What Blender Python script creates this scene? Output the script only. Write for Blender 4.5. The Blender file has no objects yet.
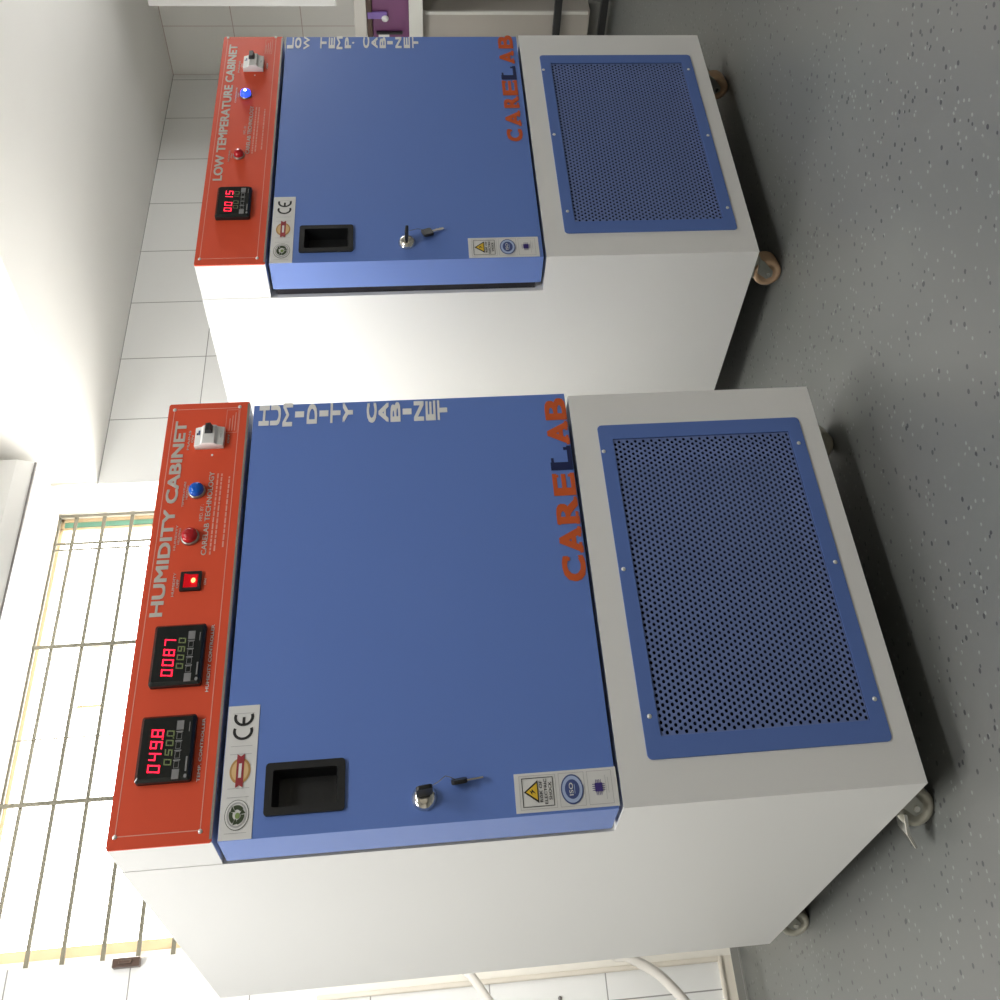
import bpy, math, random
from mathutils import Vector, Matrix, Euler
scene = bpy.context.scene
COL = scene.collection
FLOOR = -0.063

# ------------------------------------------------------------------ camera
def make_camera():
    yaw, pitch, roll = -0.714, 1.4535, -0.0281
    R = Matrix.Rotation(yaw, 3, 'Z') @ Matrix.Rotation(pitch, 3, 'X') @ Matrix.Rotation(roll, 3, 'Z')
    r, u, b = R.col[0].copy(), R.col[1].copy(), R.col[2].copy()
    M = Matrix(((-u.x, r.x, b.x, -0.461), (-u.y, r.y, b.y, -1.6227), (-u.z, r.z, b.z, 0.7044), (0, 0, 0, 1)))
    cd = bpy.data.cameras.new('camera'); co = bpy.data.objects.new('camera', cd); COL.objects.link(co)
    co.matrix_world = M
    cd.sensor_width = 36; cd.lens = 1.1303278 * 36
    cd.shift_x = -0.0459592; cd.shift_y = -0.2109746
    cd.clip_start = 0.02
    scene.camera = co
make_camera()

# ------------------------------------------------------------------ world, lights, exposure
w = bpy.data.worlds.new('world'); scene.world = w; w.use_nodes = True
w.node_tree.nodes['Background'].inputs[0].default_value = (1.0, 0.98, 0.95, 1)
w.node_tree.nodes['Background'].inputs[1].default_value = 9.0
def area(name, loc, target, sx, sy, power, color=(1, 1, 1), spread=180):
    l = bpy.data.lights.new(name, 'AREA'); l.shape = 'RECTANGLE'; l.size = sx; l.size_y = sy
    l.energy = power; l.color = color; l.spread = math.radians(spread)
    o = bpy.data.objects.new(name, l); COL.objects.link(o); o.location = loc
    d = Vector(target) - Vector(loc); o.rotation_euler = d.to_track_quat('-Z', 'Y').to_euler()
    return o
area('window_ground_bounce', (1.0, 2.4, 0.85), (1.7, 0.2, 1.9), 1.5, 0.7, 30, (1.0, 0.985, 0.95))
area('window_daylight', (0.87, 2.3, 1.75), (0.75, 0.6, 0.75), 1.5, 1.0, 60, (1.0, 0.985, 0.96))
area('ceiling_tube_light', (-0.62, 0.2, 2.25), (-0.55, 0.2, 0), 0.3, 1.3, 47, (1.0, 0.985, 0.96))
area('ceiling_panel_light', (0.2, -1.2, 2.25), (0.2, -1.2, 0), 1.2, 0.4, 22, (1.0, 0.99, 0.98))
l = bpy.data.lights.new('right_side_fill_light', 'POINT'); l.energy = 26; l.shadow_soft_size = 0.2; l.color = (1.0, 0.99, 0.97)  # unseen fill, added to brighten the ceiling and walls on the right
o = bpy.data.objects.new('right_side_fill_light', l); COL.objects.link(o); o.location = (2.9, -0.3, 1.32)
scene.view_settings.view_transform = 'Standard'
scene.view_settings.look = 'None'
scene.view_settings.exposure = 0.0
scene.view_settings.gamma = 1.0
scene.view_settings.use_curve_mapping = False
scene.cycles.use_denoising = True
scene.cycles.max_bounces = 10
scene.cycles.diffuse_bounces = 6

# ------------------------------------------------------------------ materials
def srgb(r, g, b):
    f = lambda c: ((c / 255) / 12.92) if c / 255 <= 0.04045 else (((c / 255) + 0.055) / 1.055) ** 2.4
    return (f(r), f(g), f(b), 1)
def mat(name, color, rough=0.5, metal=0.0, emit=0.0, spec=0.5, bump=0.0, bscale=300, coat=0.0, trans=0.0, var=0.0):
    m = bpy.data.materials.new(name); m.use_nodes = True
    nt = m.node_tree; b = nt.nodes['Principled BSDF']
    b.inputs['Base Color'].default_value = color
    b.inputs['Roughness'].default_value = rough
    b.inputs['Metallic'].default_value = metal
    b.inputs['Specular IOR Level'].default_value = spec
    b.inputs['Coat Weight'].default_value = coat
    b.inputs['Transmission Weight'].default_value = trans
    if emit:
        b.inputs['Emission Color'].default_value = color; b.inputs['Emission Strength'].default_value = emit
    if var or bump:
        tc = nt.nodes.new('ShaderNodeTexCoord'); n = nt.nodes.new('ShaderNodeTexNoise')
        n.inputs['Scale'].default_value = bscale; nt.links.new(tc.outputs['Object'], n.inputs['Vector'])
        if bump:
            bp = nt.nodes.new('ShaderNodeBump'); bp.inputs['Strength'].default_value = bump; bp.inputs['Distance'].default_value = 0.001
            nt.links.new(n.outputs['Fac'], bp.inputs['Height']); nt.links.new(bp.outputs['Normal'], b.inputs['Normal'])
        if var:
            mx = nt.nodes.new('ShaderNodeMix'); mx.data_type = 'RGBA'
            mx.inputs[6].default_value = color; mx.inputs[7].default_value = tuple(c * (1 - var) for c in color[:3]) + (1,)
            nt.links.new(n.outputs['Fac'], mx.inputs[0]); nt.links.new(mx.outputs[2], b.inputs['Base Color'])
    return m
M = {}
M['white'] = mat('powder_coat_white', (0.80, 0.80, 0.785, 1), 0.42, bump=0.05, bscale=900)
M['blue'] = mat('powder_coat_blue', (0.125, 0.225, 0.60, 1), 0.38, bump=0.08, bscale=900)
M['blue2'] = mat('powder_coat_blue_grille', (0.10, 0.18, 0.48, 1), 0.42, bump=0.06, bscale=900)
M['mesh'] = mat('perforated_blue_steel', (0.145, 0.205, 0.43, 1), 0.40, metal=0.0)
M['red'] = mat('red_panel', (0.74, 0.090, 0.038, 1), 0.45, spec=0.25)
M['edge'] = mat('panel_edge_steel', (0.30, 0.30, 0.27, 1), 0.4, 0.5)
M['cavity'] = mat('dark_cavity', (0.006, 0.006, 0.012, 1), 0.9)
M['gasket'] = mat('dark_gasket', (0.012, 0.010, 0.016, 1), 0.6)
M['black'] = mat('black_plastic', (0.010, 0.011, 0.012, 1), 0.42)
M['black2'] = mat('black_display', (0.010, 0.013, 0.013, 1), 0.12)
M['silver'] = mat('silver_print', (0.62, 0.60, 0.55, 1), 0.35, 0.25)
M['whiteprint'] = mat('white_print', (0.85, 0.85, 0.83, 1), 0.5)
M['faint'] = mat('faint_print', (0.80, 0.36, 0.28, 1), 0.5)
M['orange'] = mat('orange_print', (0.62, 0.105, 0.020, 1), 0.45)
M['navy'] = mat('navy_print', (0.010, 0.018, 0.085, 1), 0.4)
M['sticker'] = mat('sticker_white', (0.74, 0.74, 0.72, 1), 0.4)
M['ink'] = mat('ink_black', (0.012, 0.012, 0.012, 1), 0.5)
M['greyink'] = mat('ink_grey', (0.42, 0.42, 0.42, 1), 0.5)
M['gold'] = mat('ink_gold', (0.50, 0.28, 0.09, 1), 0.4)
M['goldlight'] = mat('ink_gold_light', (0.72, 0.50, 0.24, 1), 0.4)
M['ribbon'] = mat('ink_ribbon_red', (0.33, 0.035, 0.045, 1), 0.4)
M['green'] = mat('ink_green', (0.035, 0.055, 0.022, 1), 0.5)
M['lime'] = mat('ink_light_green', (0.22, 0.32, 0.10, 1), 0.5)
M['yellow'] = mat('ink_yellow', (0.78, 0.52, 0.04, 1), 0.4)
M['isoblue'] = mat('ink_iso_blue', (0.055, 0.085, 0.25, 1), 0.4)
M['isopale'] = mat('ink_iso_pale', (0.42, 0.52, 0.74, 1), 0.4)
M['violet'] = mat('ink_violet', (0.05, 0.03, 0.20, 1), 0.4)
M['led'] = mat('led_red', (1.0, 0.015, 0.06, 1), 0.4, emit=1.6)
M['leddim'] = mat('led_dim_green', (0.10, 0.125, 0.05, 1), 0.4, emit=0.5)
M['button'] = mat('grey_button', (0.22, 0.22, 0.22, 1), 0.5)
M['chrome'] = mat('chrome', (0.75, 0.73, 0.68, 1), 0.16, 1.0)
M['zinc'] = mat('zinc_steel', (0.42, 0.42, 0.38, 1), 0.32, 1.0)
M['screwm'] = mat('screw_steel', (0.80, 0.80, 0.76, 1), 0.3, 0.6)
M['rocker'] = mat('rocker_red', (0.55, 0.004, 0.010, 1), 0.2, emit=0.55)
M['neon'] = mat('neon_spot', (1.0, 0.16, 0.06, 1), 0.3, emit=6.0)
M['lampred'] = mat('red_lens', (0.42, 0.012, 0.018, 1), 0.12)
M['lampblue'] = mat('blue_lens', (0.006, 0.10, 0.52, 1), 0.12)
M['lamplit'] = mat('blue_lens_lit', (0.02, 0.06, 1.0, 1), 0.2, emit=2.2)
M['lampcore'] = mat('blue_core_lit', (0.75, 0.95, 1.0, 1), 0.2, emit=8.0)
M['mcb'] = mat('breaker_white', (0.78, 0.78, 0.76, 1), 0.35)
M['tan'] = mat('tan_caster_wheel', (0.42, 0.28, 0.17, 1), 0.5)
M['cream'] = mat('cream_caster_wheel', (0.36, 0.35, 0.29, 1), 0.4)
M['hose'] = mat('white_hose', (0.72, 0.69, 0.64, 1), 0.4)
M['grille'] = mat('grille_paint', (0.13, 0.125, 0.095, 1), 0.5)
M['sash'] = mat('cream_sash', (0.66, 0.50, 0.32, 1), 0.5)
M['greenglass'] = mat('green_strip', (0.18, 0.42, 0.33, 1), 0.3)
M['trim'] = mat('beige_trim', (0.74, 0.69, 0.60, 1), 0.45)
M['ceil'] = mat('ceiling_paint', (0.85, 0.84, 0.81, 1), 0.8, var=0.06, bscale=3)
M['plaster'] = mat('plaster_paint', (0.83, 0.80, 0.73, 1), 0.7)
M['ac'] = mat('white_plastic', (0.78, 0.78, 0.77, 1), 0.4)
M['acdark'] = mat('slot_grey', (0.20, 0.19, 0.19, 1), 0.5)
M['skirt'] = mat('grey_vinyl_skirting', (0.24, 0.24, 0.225, 1), 0.4)
M['skirtline'] = mat('dark_seam', (0.10, 0.10, 0.095, 1), 0.6)
M['worktop'] = mat('white_worktop', (0.66, 0.66, 0.62, 1), 0.35)
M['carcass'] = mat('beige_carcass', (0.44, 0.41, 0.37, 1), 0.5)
M['shadegrey'] = mat('shadow_grey_panel', (0.20, 0.20, 0.185, 1), 0.5)  # shade of the plinth and knee space put into a dark grey
M['purple'] = mat('purple_plastic', (0.155, 0.045, 0.135, 1), 0.35)
M['lilac'] = mat('lilac_clip', (0.20, 0.12, 0.40, 1), 0.3)
M['lid'] = mat('pale_lid', (0.62, 0.60, 0.56, 1), 0.25)
M['brownrim'] = mat('brown_rim', (0.08, 0.045, 0.03, 1), 0.3)

def tile_mat(name, axis, ox, oz, col, joint, bw=0.254, rh=0.2865):
    m = bpy.data.materials.new(name); m.use_nodes = True; nt = m.node_tree; b = nt.nodes['Principled BSDF']
    g = nt.nodes.new('ShaderNodeNewGeometry'); s = nt.nodes.new('ShaderNodeSeparateXYZ'); c = nt.nodes.new('ShaderNodeCombineXYZ')
    nt.links.new(g.outputs['Position'], s.inputs[0])
    a1 = nt.nodes.new('ShaderNodeMath'); a1.operation = 'SUBTRACT'; a1.inputs[1].default_value = ox - 20 * bw
    a2 = nt.nodes.new('ShaderNodeMath'); a2.operation = 'SUBTRACT'; a2.inputs[1].default_value = oz - 20 * rh
    nt.links.new(s.outputs[axis], a1.inputs[0]); nt.links.new(s.outputs[2], a2.inputs[0])
    nt.links.new(a1.outputs[0], c.inputs[0]); nt.links.new(a2.outputs[0], c.inputs[1])
    br = nt.nodes.new('ShaderNodeTexBrick'); br.offset = 0.0; br.squash = 1.0
    br.inputs['Scale'].default_value = 1; br.inputs['Brick Width'].default_value = bw; br.inputs['Row Height'].default_value = rh
    br.inputs['Mortar Size'].default_value = 0.0016; br.inputs['Mortar Smooth'].default_value = 0.1
    br.inputs['Color1'].default_value = col; br.inputs['Color2'].default_value = col; br.inputs['Mortar'].default_value = joint
    nt.links.new(c.outputs[0], br.inputs['Vector']); nt.links.new(br.outputs['Color'], b.inputs['Base Color'])
    b.inputs['Roughness'].default_value = 0.22
    bp = nt.nodes.new('ShaderNodeBump'); bp.inputs['Strength'].default_value = 0.3; bp.inputs['Distance'].default_value = 0.002; bp.invert = True
    nt.links.new(br.outputs['Fac'], bp.inputs['Height']); nt.links.new(bp.outputs['Normal'], b.inputs['Normal'])
    return m
M['tile'] = tile_mat('white_wall_tile', 0, 0.008, -0.0065, (0.84, 0.845, 0.835, 1), (0.33, 0.33, 0.32, 1))
M['tile_r'] = tile_mat('white_wall_tile_side', 1, 0.30, -0.0065, (0.86, 0.85, 0.82, 1), (0.55, 0.44, 0.42, 1))

def floor_mat():
    m = bpy.data.materials.new('speckled_vinyl'); m.use_nodes = True; nt = m.node_tree; b = nt.nodes['Principled BSDF']
    g = nt.nodes.new('ShaderNodeNewGeometry')
    def specks(scale, thr, keep, seed):
        mp = nt.nodes.new('ShaderNodeMapping'); mp.inputs['Location'].default_value = (seed, seed * 1.7, 0)
        nt.links.new(g.outputs['Position'], mp.inputs[0])
        v = nt.nodes.new('ShaderNodeTexVoronoi'); v.voronoi_dimensions = '2D'; v.inputs['Scale'].default_value = scale
        nt.links.new(mp.outputs[0], v.inputs['Vector'])
        lt = nt.nodes.new('ShaderNodeMath'); lt.operation = 'LESS_THAN'; lt.inputs[1].default_value = thr
        nt.links.new(v.outputs['Distance'], lt.inputs[0])
        sp = nt.nodes.new('ShaderNodeSeparateColor'); nt.links.new(v.outputs['Color'], sp.inputs[0])
        l2 = nt.nodes.new('ShaderNodeMath'); l2.operation = 'LESS_THAN'; l2.inputs[1].default_value = keep
        nt.links.new(sp.outputs[0], l2.inputs[0])
        mu = nt.nodes.new('ShaderNodeMath'); mu.operation = 'MULTIPLY'
        nt.links.new(lt.outputs[0], mu.inputs[0]); nt.links.new(l2.outputs[0], mu.inputs[1])
        return mu.outputs[0]
    n = nt.nodes.new('ShaderNodeTexNoise'); n.inputs['Scale'].default_value = 3.0; nt.links.new(g.outputs['Position'], n.inputs['Vector'])
    base = nt.nodes.new('ShaderNodeMix'); base.data_type = 'RGBA'
    base.inputs[6].default_value = (0.112, 0.123, 0.115, 1); base.inputs[7].default_value = (0.124, 0.123, 0.118, 1)
    nt.links.new(n.outputs['Fac'], base.inputs[0])
    cur = base.outputs[2]
    for sc_, th, kp, sd, colr in ((95, 0.26, 0.08, 3.1, (0.19, 0.205, 0.19, 1)), (120, 0.30, 0.16, 5.7, (0.12, 0.125, 0.12, 1)),
                                  (40, 0.15, 0.15, 1.3, (0.035, 0.035, 0.04, 1)), (85, 0.22, 0.045, 8.2, (0.035, 0.035, 0.04, 1))):
        mx = nt.nodes.new('ShaderNodeMix'); mx.data_type = 'RGBA'; mx.inputs[7].default_value = colr
        nt.links.new(specks(sc_, th, kp, sd), mx.inputs[0]); nt.links.new(cur, mx.inputs[6]); cur = mx.outputs[2]
    nt.links.new(cur, b.inputs['Base Color'])
    b.inputs['Roughness'].default_value = 0.36
    return m
M['floor'] = floor_mat()

# ------------------------------------------------------------------ mesh helpers
class MB:
    def __init__(self, oz=0.0):
        self.v = []; self.f = []; self.mi = []; self.sm = []; self.mats = []; self.oz = oz
    def mslot(self, m):
        if m not in self.mats: self.mats.append(m)
        return self.mats.index(m)
    def add(self, verts, faces, m, smooth=False):
        o = len(self.v); k = self.mslot(m)
        self.v += [(x, y, z + self.oz) for x, y, z in verts]
        for f in faces:
            self.f.append([i + o for i in f]); self.mi.append(k); self.sm.append(smooth)
    def box(self, x0, x1, y0, y1, z0, z1, m):
        vs = [(x, y, z) for x in (x0, x1) for y in (y0, y1) for z in (z0, z1)]
        self.add(vs, [(0, 1, 3, 2), (4, 6, 7, 5), (0, 4, 5, 1), (2, 3, 7, 6), (0, 2, 6, 4), (1, 5, 7, 3)], m)
    def prism_xz(self, pts, y0, y1, m):      # pts counter-clockwise seen from the front (-y)
        n = len(pts); vs = [(x, y0, z) for x, z in pts] + [(x, y1, z) for x, z in pts]
        self.add(vs, [tuple(range(n)), tuple(reversed(range(n, 2 * n)))] + [(i, i + n, (i + 1) % n + n, (i + 1) % n) for i in range(n)], m)
    def prism_yz(self, pts, x0, x1, m):
        n = len(pts); vs = [(x0, y, z) for y, z in pts] + [(x1, y, z) for y, z in pts]
        self.add(vs, [tuple(range(n)), tuple(reversed(range(n, 2 * n)))] + [(i, i + n, (i + 1) % n + n, (i + 1) % n) for i in range(n)], m)
    def cyl(self, p0, p1, r, m, r1=None, seg=20, caps=True):
        p0, p1 = Vector(p0), Vector(p1); r1 = r if r1 is None else r1
        d = (p1 - p0).normalized(); a = d.orthogonal().normalized(); b = d.cross(a)
        vs = []
        for P, rr in ((p0, r), (p1, r1)):
            for i in range(seg):
                t = 2 * math.pi * i / seg; q = P + rr * (math.cos(t) * a + math.sin(t) * b); vs.append(tuple(q))
        self.add(vs, [(i, (i + 1) % seg, (i + 1) % seg + seg, i + seg) for i in range(seg)], m, True)
        if caps:
            self.add(vs, [tuple(reversed(range(seg))), tuple(range(seg, 2 * seg))], m)
    def lathe(self, base, axis, prof, m, seg=24):   # prof: (distance along axis, radius)
        base = Vector(base); d = Vector(axis).normalized(); a = d.orthogonal().normalized(); b = d.cross(a); vs = []
        for h, rr in prof:
            for i in range(seg):
                t = 2 * math.pi * i / seg; vs.append(tuple(base + d * h + rr * (math.cos(t) * a + math.sin(t) * b)))
        fs = [(k * seg + i, k * seg + (i + 1) % seg, (k + 1) * seg + (i + 1) % seg, (k + 1) * seg + i) for k in range(len(prof) - 1) for i in range(seg)]
        self.add(vs, fs, m, True)
    def tube(self, pts, r, m, seg=10):
        pts = [Vector(p) for p in pts]; vs = []; n = len(pts); a = None
        for k, P in enumerate(pts):
            d = (pts[min(k + 1, n - 1)] - pts[max(k - 1, 0)]).normalized()
            a = (a - d * a.dot(d)).normalized() if a is not None else d.orthogonal().normalized()
            b = d.cross(a)
            for i in range(seg):
                t = 2 * math.pi * i / seg; vs.append(tuple(P + r * (math.cos(t) * a + math.sin(t) * b)))
        fs = [(k * seg + i, k * seg + (i + 1) % seg, (k + 1) * seg + (i + 1) % seg, (k + 1) * seg + i) for k in range(n - 1) for i in range(seg)]
        self.add(vs, fs, m, True)
        self.add(vs, [tuple(reversed(range(seg))), tuple(range((n - 1) * seg, n * seg))], m)
    # flat print on a plane y = const, facing -y
    def poly(self, pts, y, m): self.add([(x, y, z) for x, z in pts], [tuple(range(len(pts)))], m)
    def rect(self, x0, x1, z0, z1, y, m): self.poly([(x0, z0), (x1, z0), (x1, z1), (x0, z1)], y, m)
    def ell(self, cx, cz, rx, rz, y, m, seg=36): self.poly([(cx + rx * math.cos(2 * math.pi * i / seg), cz + rz * math.sin(2 * math.pi * i / seg)) for i in range(seg)], y, m)
    def ring(self, cx, cz, rx, rz, t, y, m, a0=0.0, a1=360.0, seg=40):
        ratio = rz / rx; vs = []; n = max(3, int(seg * abs(a1 - a0) / 360))
        for i in range(n + 1):
            t_ = math.radians(a0 + (a1 - a0) * i / n); c, s = math.cos(t_), math.sin(t_)
            vs += [(cx + rx * c, y, cz + rz * s), (cx + (rx - t) * c, y, cz + (rx - t) * ratio * s)]
        self.add(vs, [(2 * i, 2 * i + 2, 2 * i + 3, 2 * i + 1) for i in range(n)], m)
    def frame(self, x0, x1, z0, z1, t, y, m):
        self.rect(x0, x1, z0, z0 + t, y, m); self.rect(x0, x1, z1 - t, z1, y, m)
        self.rect(x0, x0 + t, z0 + t, z1 - t, y, m); self.rect(x1 - t, x1, z0 + t, z1 - t, y, m)
    def text(self, s, x0, x1, z0, z1, y, m, bold=0.0, slope=0.0, fit=True, space=1.0):
        k = 0.0
        if bold > .005: k = (z1 - z0) * bold * 1.25; bold = 0.0
        vs, fs = glyphs(s, bold, space)
        if not vs: return
        ax, bx = min(p[0] for p in vs), max(p[0] for p in vs); az, bz = min(p[1] for p in vs), max(p[1] for p in vs)
        sx = (x1 - x0) / (bx - ax); sz = (z1 - z0) / (bz - az)
        for dx, dz, dy in (((-k, -k * .6, 0), (k, -k * .6, .0001), (-k, k * .6, .0002), (k, k * .6, .0003)) if k else ((0, 0, 0),)):
          self.add([(x0 + dx + (p[0] - ax) * sx, y - dy, z0 + dz + (p[1] - az) * sz + slope * (p[0] - ax) * sx) for p in vs], fs, m)
    def build(self, name, parent=None, bevel=0.0, seg=2):
        me = bpy.data.meshes.new(name); me.from_pydata(self.v, [], self.f)
        for m in self.mats: me.materials.append(M[m])
        me.polygons.foreach_set('material_index', self.mi); me.polygons.foreach_set('use_smooth', self.sm)
        me.update()
        o = bpy.data.objects.new(name, me); COL.objects.link(o)
        if parent is not None: o.parent = parent
        if bevel:
            b = o.modifiers.new('bevel', 'BEVEL'); b.width = bevel; b.segments = seg; b.limit_method = 'ANGLE'; b.harden_normals = False
        return o
_gc = {}
def glyphs(s, bold, space=1.0):
    k = (s, bold, space)
    if k not in _gc:
        cu = bpy.data.curves.new('glyph', 'FONT'); cu.body = s; cu.offset = bold; cu.resolution_u = 3; cu.space_character = space
        o = bpy.data.objects.new('glyph', cu); COL.objects.link(o)
        bpy.context.view_layer.update()
        ev = o.evaluated_get(bpy.context.evaluated_depsgraph_get()); me = ev.to_mesh()
        _gc[k] = ([(v.co.x, v.co.y) for v in me.vertices], [tuple(p.vertices) for p in me.polygons])
        ev.to_mesh_clear(); bpy.data.objects.remove(o); bpy.data.curves.remove(cu)
    return _gc[k]
def empty(name, loc, rz=0.0):
    o = bpy.data.objects.new(name, None); COL.objects.link(o); o.location = loc; o.rotation_euler = (0, 0, rz); o.empty_display_size = 0.1
    return o
def tag(o, label, cat, group=None):
    o['label'] = label; o['category'] = cat
    if group: o['group'] = group
    return o
def struct(mb, name, label=None, bevel=0.0):
    o = mb.build(name, None, bevel); o['kind'] = 'structure'
    return o

# ------------------------------------------------------------------ the room
WY = 1.57; RX = 3.6; LX = -3.4; FY = -4.2; SOF = 1.715; CEIL = 2.32
b = MB(); b.box(LX - .1, RX + .1, FY - .1, WY + .2, FLOOR - .08, FLOOR, 'floor'); struct(b, 'floor')
OX0, OX1, OZ0, OZ1 = 0.197, 1.54, 0.95, 1.87
b = MB()
for x0, x1, z0, z1 in ((LX, OX0, FLOOR, CEIL), (OX1, RX, FLOOR, SOF), (OX1, RX, SOF, CEIL), (OX0, OX1, FLOOR, OZ0), (OX0, OX1, OZ1, CEIL)):
    b.add([(x0, WY, z0), (x1, WY, z0), (x1, WY, z1), (x0, WY, z1)], [(0, 1, 2, 3)], 'plaster' if z0 >= SOF else 'tile')
y2 = WY + 0.26
b.add([(OX0, WY, OZ0), (OX0, y2, OZ0), (OX0, y2, OZ1), (OX0, WY, OZ1)], [(3, 2, 1, 0)], 'plaster')
b.add([(OX1, WY, OZ0), (OX1, y2, OZ0), (OX1, y2, OZ1), (OX1, WY, OZ1)], [(0, 1, 2, 3)], 'plaster')
b.add([(OX0, WY, OZ0), (OX1, WY, OZ0), (OX1, y2, OZ0), (OX0, y2, OZ0)], [(0, 1, 2, 3)], 'plaster')
b.add([(OX0, WY, OZ1), (OX1, WY, OZ1), (OX1, y2, OZ1), (OX0, y2, OZ1)], [(3, 2, 1, 0)], 'plaster')
for x0, x1, z0, z1 in ((LX, OX0, FLOOR, CEIL), (OX1, RX, FLOOR, CEIL), (OX0, OX1, FLOOR, OZ0), (OX0, OX1, OZ1, CEIL)):   # outer skin
    b.add([(x0, y2, z0), (x1, y2, z0), (x1, y2, z1), (x0, y2, z1)], [(3, 2, 1, 0)], 'plaster')
struct(b, 'wall_back')
b = MB(); b.box(RX, RX + .1, FY, WY + .26, FLOOR, CEIL, 'tile_r'); struct(b, 'wall_right')
b = MB(); b.box(LX - .1, LX, FY, WY + .26, FLOOR, CEIL, 'plaster'); struct(b, 'wall_left')
b = MB(); b.box(LX - .1, RX + .1, FY - .1, FY, FLOOR, CEIL, 'trim'); struct(b, 'wall_front')
b = MB(); b.box(LX - .1, RX + .1, FY - .1, WY + .26, CEIL, CEIL + .08, 'ceil')
b.box(1.55, RX, FY, WY, SOF, CEIL, 'ceil')
struct(b, 'ceiling')

# window: cream sash behind a welded steel grille
b = MB()
ys0, ys1 = 1.775, 1.815
b.box(OX0, OX1, ys0, ys1, OZ0, OZ0 + .05, 'sash'); b.box(OX0, OX1, ys0, ys1, OZ1 - .012, OZ1, 'sash')
b.box(OX0 + .056, OX0 + .083, ys0, ys1, OZ0, OZ1, 'sash'); b.box(OX0, OX0 + .056, ys0 - .004, ys1, OZ0, OZ1, 'plaster'); b.box(OX1 - .012, OX1, ys0, ys1, OZ0, OZ1, 'sash')
b.box(1.497, 1.507, ys0, ys1, OZ0, OZ1, 'sash')
win = b.build('window_1', None, 0.002); win['kind'] = 'structure'
b = MB(); b.box(1.512, 1.530, ys0 + .004, ys1 - .004, OZ0 + .05, OZ1, 'greenglass'); b.build('edge_strip', win)
b = MB(); b.box(1.09, 1.098, ys0, ys1, 1.60, 1.72, 'sash'); b.box(0.905, 0.913, ys0, ys1, 1.64, 1.72, 'sash'); b.build('far_mullion', win)
g = empty('window_grille', (0.87, 1.75, 0.96)); tag(g, 'dark welded steel security grille across the bright window', 'window grille')
def gp(*boxes, name):
    b = MB()
    for x0, x1, y0, y1, z0, z1 in boxes: b.box(x0 - .87, x1 - .87, y0 - 1.75, y1 - 1.75, z0 - .96, z1 - .96, 'grille')
    b.build(name, g, 0.0015)
for z in (1.902, 1.815, 1.727, 1.639, 1.539, 1.451, 1.364, 1.277, 1.19, 1.10, 1.01):
    if z < OZ1 - .0: gp((0.2, 1.537, 1.746, 1.754, z - .0055, z + .0055), name='horizontal_bar')
    else: gp((0.2, 1.537, 1.746, 1.754, 1.862, 1.869), name='horizontal_bar')
for x, t in ((1.532, .005), (1.431, .004), (1.409, .003), (1.086, .006), (0.632, .006), (0.809, .002)):
    gp((x - t, x + t, 1.741, 1.7458, 0.96, 1.868), name='vertical_bar')

# latch plate on the window jamb
b = MB(); b.box(0.176, 0.1965, 1.550, 1.5695, 1.402, 1.466, 'brownrim'); b.box(0.182, 0.1905, 1.545, 1.550, 1.42, 1.45, 'brownrim')
tag(b.build('window_latch', None, 0.002), 'small dark latch plate on the tiled jamb of the window', 'latch')

# beige moulding, plaster margin and skirting of the back wall
b = MB(); b.box(0.067, 0.079, 1.560, WY, -0.006, 0.98, 'trim'); b.box(-1.4, 0.079, 1.560, WY, -0.014, -0.004, 'trim'); struct(b, 'trim_1', bevel=0.003)
b = MB(); b.box(0.079, 0.19, 1.566, WY, -0.040, 0.98, 'plaster'); b.box(-1.4, 0.079, 1.566, WY, -0.040, -0.014, 'trim'); struct(b, 'trim_2')
b = MB(); b.box(LX, RX, 1.562, WY, FLOOR, -0.040, 'skirt'); b.box(LX, RX, 1.556, 1.562, FLOOR, -0.058, 'skirt')
b.box(0.100, 0.103, 1.5605, 1.562, FLOOR, -0.040, 'skirtline')
struct(b, 'baseboard_back')
b = MB(); b.box(RX - .008, RX, FY, 1.556, FLOOR, -0.030, 'skirt'); struct(b, 'baseboard_right')

# wall mounted air conditioner above the window
ac = empty('air_conditioner', (0.8, WY, 1.84)); tag(ac, 'white wall mounted air conditioner with curved front above the window', 'air conditioner')
b = MB()
prof = [(0, 0.0), (0, 0.24), (-.10, 0.245), (-.165, 0.215), (-.195, 0.15), (-.195, 0.06), (-.175, 0.012), (-.13, 0.0)]
b.prism_yz(prof, -0.55, 0.720, 'ac'); b.build('housing', ac, 0.004)
b = MB(); b.box(-0.52, 0.715, -.1800, -.170, 0.006, 0.0125, 'acdark'); b.build('air_slot', ac)

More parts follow.
